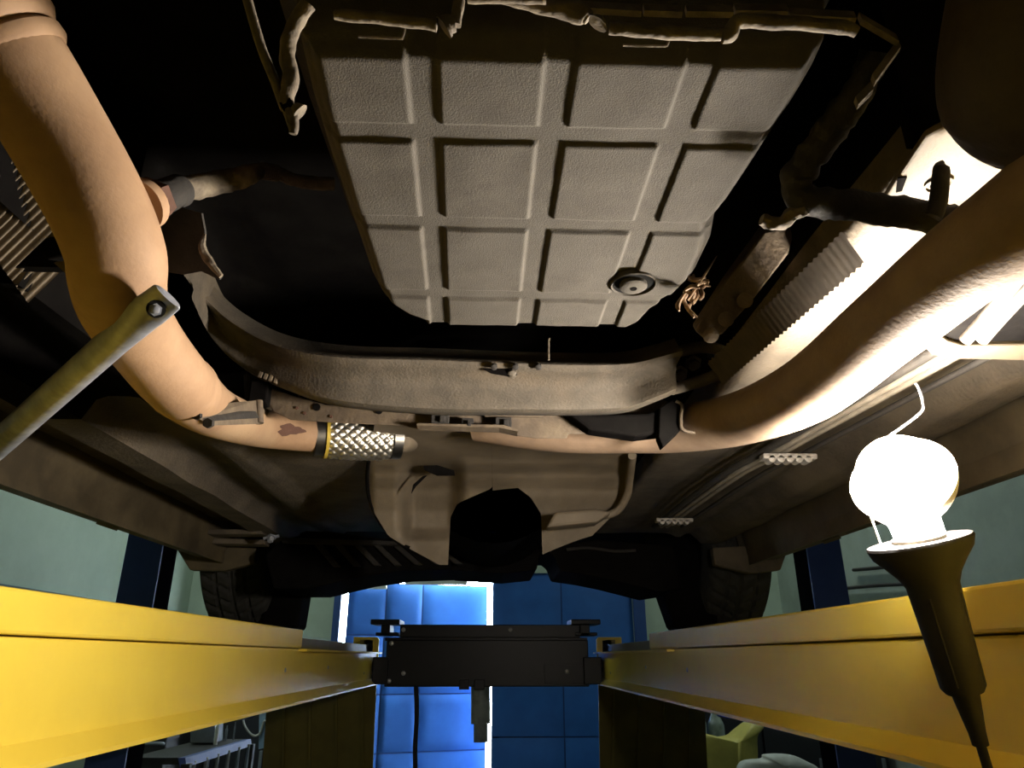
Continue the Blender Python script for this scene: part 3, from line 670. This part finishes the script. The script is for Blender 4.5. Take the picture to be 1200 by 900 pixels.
# wheels with tread
def wheel(x, s):
    cy, cz, R = 2.45, RT_ + .315, .315
    prof = []
    w = .105
    for t in lin(-1, 1, 41):
        if abs(t) < .80: prof.append((t * w, R - .010 * t * t))
        else: prof.append((t * w * (1 - .0), R - .0064 - .05 * ((abs(t) - .8) / .2) ** 2))
    NA = 360
    rings = []
    for xx, rr in prof:
        ring = []
        for k in range(NA):
            a = 2 * math.pi * k / NA
            g = 0
            t = xx / w
            if abs(t) < .86:
                for c in (-.42, 0, .42): g = max(g, frac(t - c, .035, .03))
                ph = (a * 40 / (2 * math.pi) + abs(t) * 1.3) % 1
                g = max(g, frac(ph - .5, .10, .06) * (1 if abs(t) > .1 else 0))
            r = rr - .008 * g
            ring.append(V(x + s * xx, cy + r * math.cos(a), cz + r * math.sin(a)))
        rings.append(ring)
    for xx, rr in [(w * .98, .21), (w * .9, .20), (-w * .9, .20), (-w * .98, .21)]:
        rings.append([V(x + s * xx, cy + rr * math.cos(2 * math.pi * k / NA), cz + rr * math.sin(2 * math.pi * k / NA)) for k in range(NA)])
    rings.append(rings[0])
    wl = part('wheel', loft(rings, cap=False), 'rubber', smooth=50, label='black treaded rear tyre')
    part('rim', lathe((x, cy, cz), (s, 0, 0), [(.205, -.09), (.19, -.07), (.18, .05), (.06, .07), (.05, .08)], 32), 'rim', wl)
    part('brake_drum', lathe((x, cy, cz), (-s, 0, 0), [(.15, .02), (.15, .13), (.10, .16), (.06, .24)], 32), 'black', wl)
wheel(-.765, -1); wheel(.765, 1)
# shock absorbers / inner arms seen beside the wheels
for s, poly in ((-1, [(306, 650), (350, 640), (356, 690), (348, 738), (306, 738)]), (1, [(775, 690), (790, 640), (842, 650), (842, 738), (792, 738)])):
    slab(poly, 2.28, .12, 'trailing_arm', 'black', bev=.012)
for x in (-.765, .765):   # front wheels behind the camera keep the car on its runways
    part('wheel', lathe((x - .1, -.3, RT_ + .315), (1, 0, 0), [(.2, 0), (.28, 0), (.312, .02), (.315, .05), (.315, .15), (.312, .18), (.28, .2), (.2, .2)], 40), 'rubber')

# --- right side: fuel and brake lines, clips, bracket
for k, (o, r) in enumerate([(-.018, .006), (.0, .0045), (.014, .0045), (.05, .004)]):
    pts = [PZ(1255, 330, .30) + V(o, 0, 0), PZ(1100, 420, .30) + V(o, 0, 0), PZ(1000, 477, .30) + V(o, 0, 0), PZ(905, 531, .30) + V(o, 0, 0), PZ(850, 562, .30) + V(o, 0, 0), PZ(775, 617, .30) + V(o, 0, 0)]
    part('brake_line' if k else 'fuel_line', tube(pts, r, 10, 5), 'wire' if k in (0, 3) else 'line')
for x, y in [(905, 536), (777, 610)]:
    c = PZ(x, y, .288)
    cl = part('line_clip', obox(c + V(.025, 0, 0), (.042, 0, 0), (0, .010, 0), (0, 0, .0045)), 'clip', smooth=0, bevel=.002, label='ribbed grey plastic line clip')
    for k in range(5):
        part('clip_arch', lathe(c + V(-.004 + k * .014, -.010, -.004), (0, 1, 0), [(.0045, 0), (.006, .001), (.006, .019), (.0045, .02)], 12), 'clip', cl)
sup = part('support_bracket', prism([PZ(1086, 398, .285), PZ(1098, 392, .285), PZ(1112, 401, .285), PZ(1130, 406, .285), PZ(1260, 404, .285), PZ(1260, 424, .285), PZ(1120, 421, .285), PZ(1092, 416, .285), PZ(1084, 408, .285)], (0, 0, .008)), 'shield', smooth=0, bevel=.002, label='pale dusty support bracket with rounded end')
part('bracket_wall', prism([PZ(1096, 393, .290), PZ(1122, 370, .290), PZ(1135, 360, .290), PZ(1200, 300, .290), PZ(1260, 250, .290), PZ(1260, 404, .290), PZ(1130, 405, .290), PZ(1110, 401, .290)], (0, 0, .012)), 'black', sup, smooth=0, bevel=.002)
part('hole', lathe(PZ(1106, 397, .2895), (0, 0, -1), [(.004, 0), (.004, .0012)], 12), 'black', sup)
for x0, x1 in ((1131, 1214), (1150, 1240)):
    part('fuel_hose', tube([D(x0, 399, .625), D(x0 + 30, 365, .60), D(x1, 302, .55)], .0056, 14, 5), 'clip', label='pale round fuel hose')
# plate with hole and slot above the pipe
hp = part('chassis_plate', prism([PZ(x, y, .335) for x, y in [(1035, 236), (1050, 212), (1085, 160), (1130, 135), (1170, 150), (1180, 200), (1150, 222), (1140, 236)]], (0, 0, .006)), 'shield', smooth=0, bevel=.002, label='pale chassis plate with a slot and a round hole')
part('slot', prism([PZ(x, y, .3338) for x, y in [(1052, 209), (1063, 208), (1057, 224), (1050, 226)]], (0, 0, .001)), 'black', hp, smooth=0)
part('hole_ring', lathe(PZ(1099, 215, .335), (0, 0, -1), [(.009, 0), (.010, .002), (.0085, .0022), (.008, .0005)], 20), 'shield', hp)
part('hole', lathe(PZ(1099, 216, .3345), (0, 0, -1), [(.0055, 0), (.0055, .0006)], 16), 'black', hp)
part('tunnel_bracket', prism([D(x, y, .72) for x, y in [(814, 388), (850, 332), (895, 270), (935, 262), (925, 298), (885, 350), (848, 392), (828, 400)]], (0, .01, .012)), 'bracket', smooth=0, bevel=.003)
for x, y in [(873, 352), (851, 374), (833, 393)]:
    part('bolt', lathe(D(x, y, .715), -ray(x, y), [(.008, -.004), (.008, .002), (.003, .003)], 14), 'bracket')
def corr2(u, v):
    A, B = D(838, 438, .88), D(1000, 290, .615)
    W2 = D(918, 386, .74) - D(907, 371, .74)
    return A.lerp(B, v) + W2 * (u - .5) * 2 + V(.0005, 0, -.0008) * math.sin(v * 2 * math.pi * 34)
part('heat_shield', grid(corr2, lin(0, 1, 8), lin(0, 1, 380)), 'darkshield', smooth=60, label='finely corrugated heat shield strip')

# --- wiring along the near edge of the gearbox
def cond(px, r, m='conduit', name='wiring_conduit', d=.36, wob=.25, n=12):
    return part(name, tube([D(x, y, d if len(q) == 0 else q[0]) for x, y, *q in px], r, n, 7, wob=wob), m)
cond([(392, 17), (420, 19), (470, 24), (512, 30)], [.0026, .0030, .0030, .0030])
cond([(520, 32), (526, 28), (534, 27)], [.006, .005, .004], name='conduit_clip')
cond([(534, 30), (536, 12), (540, -10)], .003, name='cable_tie')
cond([(714, 33), (740, 35), (800, 39), (845, 41)], [.0030, .0034, .0034, .0030])
cond([(846, 43), (856, 40), (862, 28), (880, 24), (930, 28), (985, 31), (1004, 38)], [.0035, .0040, .0036, .0036, .0036, .0036, .0026])
cond([(700, 28), (704, 22)], [.006, .003], name='conduit_clip')
for x0, y0, x1, y1 in [(640, 6, 752, 13), (755, 12, 800, 14), (805, 13, 860, 14), (862, 12, 924, 13), (926, 17, 1004, 21), (1010, 22, 1054, 48), (1056, 54, 1026, 95), (1024, 104, 1006, 122)]:
    A, B = D(x0, y0, .37), D(x1, y1, .37)
    part('housing_flange', prism([A, B, B + V(0, .001, .006), A + V(0, .001, .006)], V(0, .002, 0) + UP * -.0016), 'conduit', smooth=0)
cond([(360, 5), (345, 30), (336, 62), (341, 90), (336, 118), (340, 132)], [.0042, .0040, .0038, .0044, .0038, .003])
cond([(288, -8), (305, 52), (322, 95), (334, 128)], .0025, name='breather_pipe', wob=.05)
cond([(332, 128), (344, 122)], .0035, m='black', name='cable_tie')
cond([(340, 132), (344, 148), (343, 157)], [.0034, .0028, .002])
cond([(352, 132), (345, 126)], [.0045, .003], name='conduit_clip')
for x0 in (420, 730):
    cond([(x0, 43 + (x0 > 600) * 10), (x0 + 45, 45 + (x0 > 600) * 9), (x0 + 52, 43 + (x0 > 600) * 9), (x0 + 55, 30 + (x0 > 600) * 12)], .0008, name='wire_clip', wob=0, d=.37, n=6)
cond([(548, -4), (640, -2)], .003, name='wiring_conduit', d=.35)
cond([(580, -6), (630, 3), (680, 16), (690, 22)], [.003, .005, .005, .003])
# thick loom at the right of the gearbox
cond([(1024, 60, .45), (1010, 100, .46), (975, 150, .48), (945, 190, .495), (932, 212, .50), (940, 232, .50), (965, 238, .50), (1010, 242, .505), (1060, 250, .505), (1112, 258, .505)], [.009, .010, .0108, .0108, .0108, .0108, .0105, .0108, .0108, .0108], m='wire', name='wiring_loom')
cond([(892, 258, .505), (912, 262, .505), (930, 252, .502), (946, 243, .495)], [.004, .005, .0055, .005], name='loom_tail', wob=.5)
cond([(1092, 255, .495), (1100, 235, .495), (1103, 200, .495), (1104, 195, .495)], [.006, .006, .0055, .004], m='wire', name='loom_tail', wob=.1)
cond([(1112, 250, .50), (1114, 270, .49), (1106, 284, .48)], [.004, .0035, .003], m='wire', name='loom_tail')

# --- dry plant stuck beside the pan
tw = []
c = D(812, 340, .66)
for k in range(16):
    a = c + V(random.uniform(-.012, .012), random.uniform(-.01, .01), random.uniform(-.014, .014))
    b = a + V(random.uniform(-.012, .014), random.uniform(-.01, .01), random.uniform(-.022, .022))
    tw.append(tube([a, a.lerp(b, .5) + V(random.uniform(-.004, .004), 0, random.uniform(-.004, .004)), b], [.0016, .0022, .0008], 6, 3, wob=.5))
tw.append(tube([D(806, 352, .655), D(826, 322, .655), D(840, 300, .66)], [.001, .0012, .0004], 6, 4))
mesh('dry_plant_clump', join(*tw), M['twig'], base=c, label='dry brown plant scraps caught beside the oil pan', cat='debris')

# ------------------------------------------------------------------ inspection lamp
LD = .66
fc = D(1077, 633, LD); bc = D(1055, 560, LD)
up = ((bc - fc).normalized() * math.cos(.19) + ray(1077, 633).normalized() * math.sin(.19)).normalized()
bc = fc + up * (bc - fc).length
lamp = thing('inspection_lamp', 'lit handheld inspection lamp with black flared handle hanging by a wire hook', 'lamp', D(1146, 905, LD))
pm = LD / F
face = -ray(1077, 633).normalized()
hx = RT - up * RT.dot(up); hx.normalize(); hy = up.cross(hx)
def oval(h, rx, ry, n=28): return [fc + up * h + hx * (rx * math.cos(2 * math.pi * k / n)) + hy * (ry * math.sin(2 * math.pi * k / n)) for k in range(n)]
hd = [(0, 60, 44), (-3, 61, 45), (-14, 57, 42), (-26, 46, 36), (-40, 35, 29), (-52, 29, 26), (-80, 27.5, 25), (-120, 25.5, 24), (-165, 24, 22), (-171, 20, 19)]
hdl = part('handle', loft([oval(h * pm, a * pm, b * pm) for h, a, b in hd]), 'handle', lamp, smooth=35, label='black rubber flared handle')
for k in range(5):
    x = (-18 + 9 * k) * pm
    mesh('grip_rib', tube([fc + up * (-62 * pm) + hx * x + hy * (-.0175 + abs(k - 2) * .0012) , fc + up * (-160 * pm) + hx * x * .85 + hy * (-.0155 + abs(k - 2) * .0012)], .0012, 6, 1), M['handle'], hdl)
bt = [(-168, 15, 15), (-185, 13, 13), (-215, 9, 9), (-228, 8.5, 8.5), (-229, 5, 5)]
mesh('cord_boot', loft([oval(h * pm, a * pm, b * pm) for h, a, b in bt]), M['handle'], lamp, smooth=35)
ce = fc + up * (-226 * pm)
mesh('cord', tube([ce, ce + up * -.02, ce + up * -.05, ce + V(.012, .0, -.12), ce + V(.016, .0, -.3), ce + V(.0, .02, -1.0), V(ce.x - .02, ce.y + .02, FZ + .25), V(ce.x - .05, ce.y + .10, FZ + .03), V(ce.x - .2, ce.y + .5, FZ + .005), V(ce.x + .1, ce.y + 1.2, FZ + .005)], .0042, 10, 8), M['handle'], lamp)
sk = lathe(fc, up, [(.023, 0), (.023, .003), (.020, .004)], 24)
mesh('socket', sk, M['socket'], lamp)
bl = [(.020, .004), (.021, .014), (.024, .024)] + [(.0385 * math.cos(a), (bc - fc).length + .0385 * math.sin(a)) for a in lin(-.72, math.pi / 2 - .02, 13)]
mesh('bulb', lathe(fc, up, bl, 28), M['bulb'], lamp, smooth=60, label='glowing white light bulb')
# bowl reflector behind the bulb, open towards the gearbox
OPEN = Vector((-.64, -.63, .42)).normalized()
def bowl(r):
    x, y, z = frame(-OPEN)
    rg = []
    for a in lin(.04, math.radians(85), 16):
        rg.append([bc + (z * math.cos(a) + (x * math.cos(2 * math.pi * k / 40) + y * math.sin(2 * math.pi * k / 40)) * math.sin(a)) * r for k in range(40)])
    return rg
ri, ro = bowl(.0465), bowl(.0477)
mesh('reflector', loft(ro + ri[::-1], cap=True), M['reflector'], lamp, smooth=40, label='white metal bowl reflector')
mesh('reflector_strap', prism([fc + hx * .020 + hy * .016, fc + hx * .036 + hy * .016, fc + hx * .036 + hy * .018 + up * .04, fc + hx * .020 + hy * .022 + up * .04], hy * .0015), M['reflector'], lamp, smooth=0)
mesh('cage_wire', tube([fc + hx * -.037 - hy * .002, fc + hx * -.038 + up * .03, fc + hx * -.040 + up * .06], .0012, 8, 4), M['reflector'], lamp)
top = bc + up * .038
mesh('hook', tube([top, D(1078, 484, LD), D(1081, 470, LD), D(1077, 456, LD), D(1073, 449, LD)], .0012, 8, 6), M['steel'], lamp)

# ------------------------------------------------------------------ things around the workshop, seen under the runways
def pr_box(x0, y0, x1, y1, Y, d):
    A, B = PY(x0, y1, Y), PY(x1, y0, Y)
    return A, B
sh = thing('workshop_rack', 'dark workshop rack with a blue front rail below the runway', 'rack', (-1.55, 4.3, FZ))
A, B = PY(217, 893, 3.9), PY(296, 866, 4.6)
mesh('front_rail', prism([PY(217, 888, 3.9), PY(294, 866, 4.6), PY(295, 874, 4.6), PY(219, 899, 3.9)], (-.03, -.01, 0)), M['shelfblue'], sh, smooth=0)
mesh('shelf_board', prism([PY(217, 888, 3.9), PY(294, 866, 4.6), PY(240, 866, 4.6), PY(150, 888, 3.9)], (0, 0, -.03)), M['dark'], sh, smooth=0)
for k in range(6):
    t = .12 + k * .165
    p = PY(217, 895, 3.9).lerp(PY(295, 871, 4.6), t)
    mesh('rod', cyl(p, V(p.x, p.y, FZ), .010, 8), M['grey'], sh)
for x, y, Y in [(219, 895, 3.9), (294, 872, 4.6), (156, 890, 3.9), (243, 868, 4.6)]:
    p = PY(x, y, Y); mesh('leg', box(p.x - .02, p.x + .02, Y - .02, Y + .02, FZ, p.z), M['dark'], sh, smooth=0)
tp = PY(245, 868, 4.4)
for i, (x0, x1, y0, y1, Y, mt, lb, ct_, nm) in enumerate([(222, 256, 838, 874, 4.35, 'grey', 'crumpled grey sheet box standing on the dark rack', 'box', 'sheet_box'), (250, 258, 846, 872, 4.3, 'white', 'narrow pale bottle beside the grey sheet box', 'bottle', 'spray_bottle'), (262, 268, 850, 871, 4.5, 'grey', 'slim grey can on the rack by the cable', 'can', 'oil_can'), (272, 277, 846, 870, 4.5, 'grey', 'tall thin grey can nearest the hanging cable', 'can', 'oil_can')]):
    A, B = PY(x0, y1, Y), PY(x1, y0, Y); z0 = PY(294, 866, 4.6).z + .002
    cx_, w = (A.x + B.x) / 2, (B.x - A.x) / 2
    if ct_ == 'box':
        o = mesh(nm, prism([(A.x, Y, z0), (B.x, Y, z0), (B.x - .02, Y, B.z), (A.x - .03, Y, B.z + .1)], (0, .14, 0)), M[mt], base=(cx_, Y, z0), smooth=0, bevel=.006, label=lb, cat=ct_)
    else:
        o = mesh(nm, lathe((cx_, Y, z0), (0, 0, 1), [(w, 0), (w, (B.z - z0) * .7), (w * .5, (B.z - z0) * .85), (w * .45, B.z - z0)], 16), M[mt], base=(cx_, Y, z0), label=lb, cat=ct_)
p = PY(309, 878, 4.9)
mesh('wall_batten', prism([PY(304, 825, 4.9), PY(313, 825, 4.9), PY(312, 876, 4.9), PY(303, 878, 4.9)], (0, .03, 0)), M['paleblue'], base=p, smooth=0, label='pale blue batten hanging upright beside the ramp', cat='batten')
mesh('hanging_cable', tube([PY(284, 826, 4.85), PY(286, 848, 4.86), PY(295, 861, 4.88), PY(304, 860, 4.892), PY(310, 845, 4.892), PY(316, 852, 4.88), PY(321, 866, 4.86)], .007, 8, 6), M['cable'], base=PY(295, 861, 4.8), label='thin white cable loop hanging below the runway', cat='cable')
tb = thing('tool_cart', 'dark tool cart at the bottom edge beside the blue post', 'cart', (-2.2, 5.1, FZ))
A, B = PY(150, 905, 4.95), PY(196, 862, 4.95)
mesh('body', box(A.x, B.x, 4.95, 5.35, FZ + .1, B.z), M['dark'], tb, smooth=0, bevel=.01)
mesh('handle', tube([(A.x + .02, 4.96, B.z - .05), (A.x + .02, 4.91, B.z - .04), (B.x - .02, 4.91, B.z - .04), (B.x - .02, 4.96, B.z - .05)], .01, 8, 4), M['grey'], tb)
for x in (A.x + .04, B.x - .04):
    for y in (5.0, 5.3): mesh('caster', lathe((x, y, FZ + .05), (1, 0, 0), [(.05, -.015), (.05, .015)], 16), M['rubber'], tb)

for nm, lb, x0, x1, y0, y1, zt, nd in [('added_dark_cabinet', 'dark cabinet added to darken the wall behind the yellow bag', 1.36, 2.56, 4.98, 5.45, -.12, 3), ('added_dark_cabinet', 'dark cabinet added to darken the wall behind the rack and cable loop', -2.56, -1.50, 5.5, 5.95, -.2, 3)]:  # cabinets added to give a dark backdrop below the runways
    cb = thing(nm, lb, 'cabinet', ((x0 + x1) / 2, y0, FZ))
    mesh('body', box(x0, x1, y0 + .02, y1, FZ, zt), M['cab'], cb, smooth=0, bevel=.006)
    for k in range(nd):
        a, b = x0 + (x1 - x0) * k / nd + .008, x0 + (x1 - x0) * (k + 1) / nd - .008
        dr = mesh('cabinet_door', box(a, b, y0, y0 + .02, FZ + .08, zt - .02), M['cab'], cb, smooth=0, bevel=.004)
        mesh('handle', box(b - .05, b - .03, y0 - .02, y0, -.75, -.60), M['grey'], dr, smooth=0, bevel=.003)

# right: table with bags
ty = 4.4
tz = PY(850, 915, ty).z
tbl = thing('workbench', 'dark workbench under the bags beside the ramp', 'workbench', (1.6, ty, FZ))
x0, x1 = PY(800, 915, ty).x, PY(1040, 915, ty).x
mesh('bench_top', box(x0, x1, ty - .3, ty + .5, tz - .04, tz), M['dark'], tbl, smooth=0, bevel=.004)
for x in (x0 + .05, x1 - .05):
    for y in (ty - .25, ty + .45): mesh('leg', box(x - .025, x + .025, y - .025, y + .025, FZ, tz - .04), M['dark'], tbl, smooth=0)
def bag(name, m, poly, Y, depth, lb, seed):
    P0 = [PY(x, y, Y) for x, y in catmull(poly + [poly[0]], 4)[:-1]]
    cxx = sum((p for p in P0), V(0, 0, 0)) / len(P0)
    rings = []
    for t in lin(-1, 1, 13):
        k = math.sqrt(max(.02, 1 - (abs(t)) ** 2.4))
        ring = []
        for p in P0:
            q_ = cxx + (p - cxx) * k
            q_.z = max(tz, p.z - (1 - k) * (p.z - tz) * .25 if p.z < cxx.z else cxx.z + (p.z - cxx.z) * k)
            ring.append(q_ + V(0, t * depth, 0) + V(0, .012, .0) * noise.noise(q_ * 14 + V(seed, t * 3, 0)))
        rings.append(ring)
    return mesh(name, loft(rings), M[m], base=(cxx.x, Y, tz), smooth=70, label=lb, cat='bag')
bag('shopping_bag', 'bag_y', [(804, 915), (806, 862), (815, 858), (830, 864), (855, 862), (868, 852), (880, 843), (890, 845), (893, 852), (886, 862), (886, 890), (880, 915)], 4.42, .12, 'crumpled yellow plastic bag with one raised handle', 3)
bag('white_sack', 'bag_w', [(860, 915), (868, 893), (892, 889), (896, 884), (925, 884), (945, 892), (958, 900), (962, 915)], 4.10, .08, 'flat white sack lying in front of the yellow bag', 9)
for i, (x0, x1, y0, lb) in enumerate([(812, 825, 822, 'clear plastic bottle behind the yellow bag next to the ramp'), (835, 846, 826, 'second clear plastic bottle behind the yellow bag, further from the ramp')]):
    A, B = PY(x0, 915, 4.65), PY(x1, y0, 4.65); w = (B.x - A.x) / 2; h = B.z - tz
    bo = thing('plastic_bottle', lb, 'bottle', ((A.x + B.x) / 2, 4.65, tz), 'clear bottles on the workbench')
    mesh('body', lathe(((A.x + B.x) / 2, 4.65, tz), (0, 0, 1), [(w, 0), (w, h * .7), (w * .9, h * .74), (w * .35, h * .9), (w * .35, h * .94)], 18), M['plastic'], bo)
    mesh('cap', lathe(((A.x + B.x) / 2, 4.65, tz + h * .94), (0, 0, 1), [(w * .4, 0), (w * .4, h * .06)], 14), M['white'], bo)
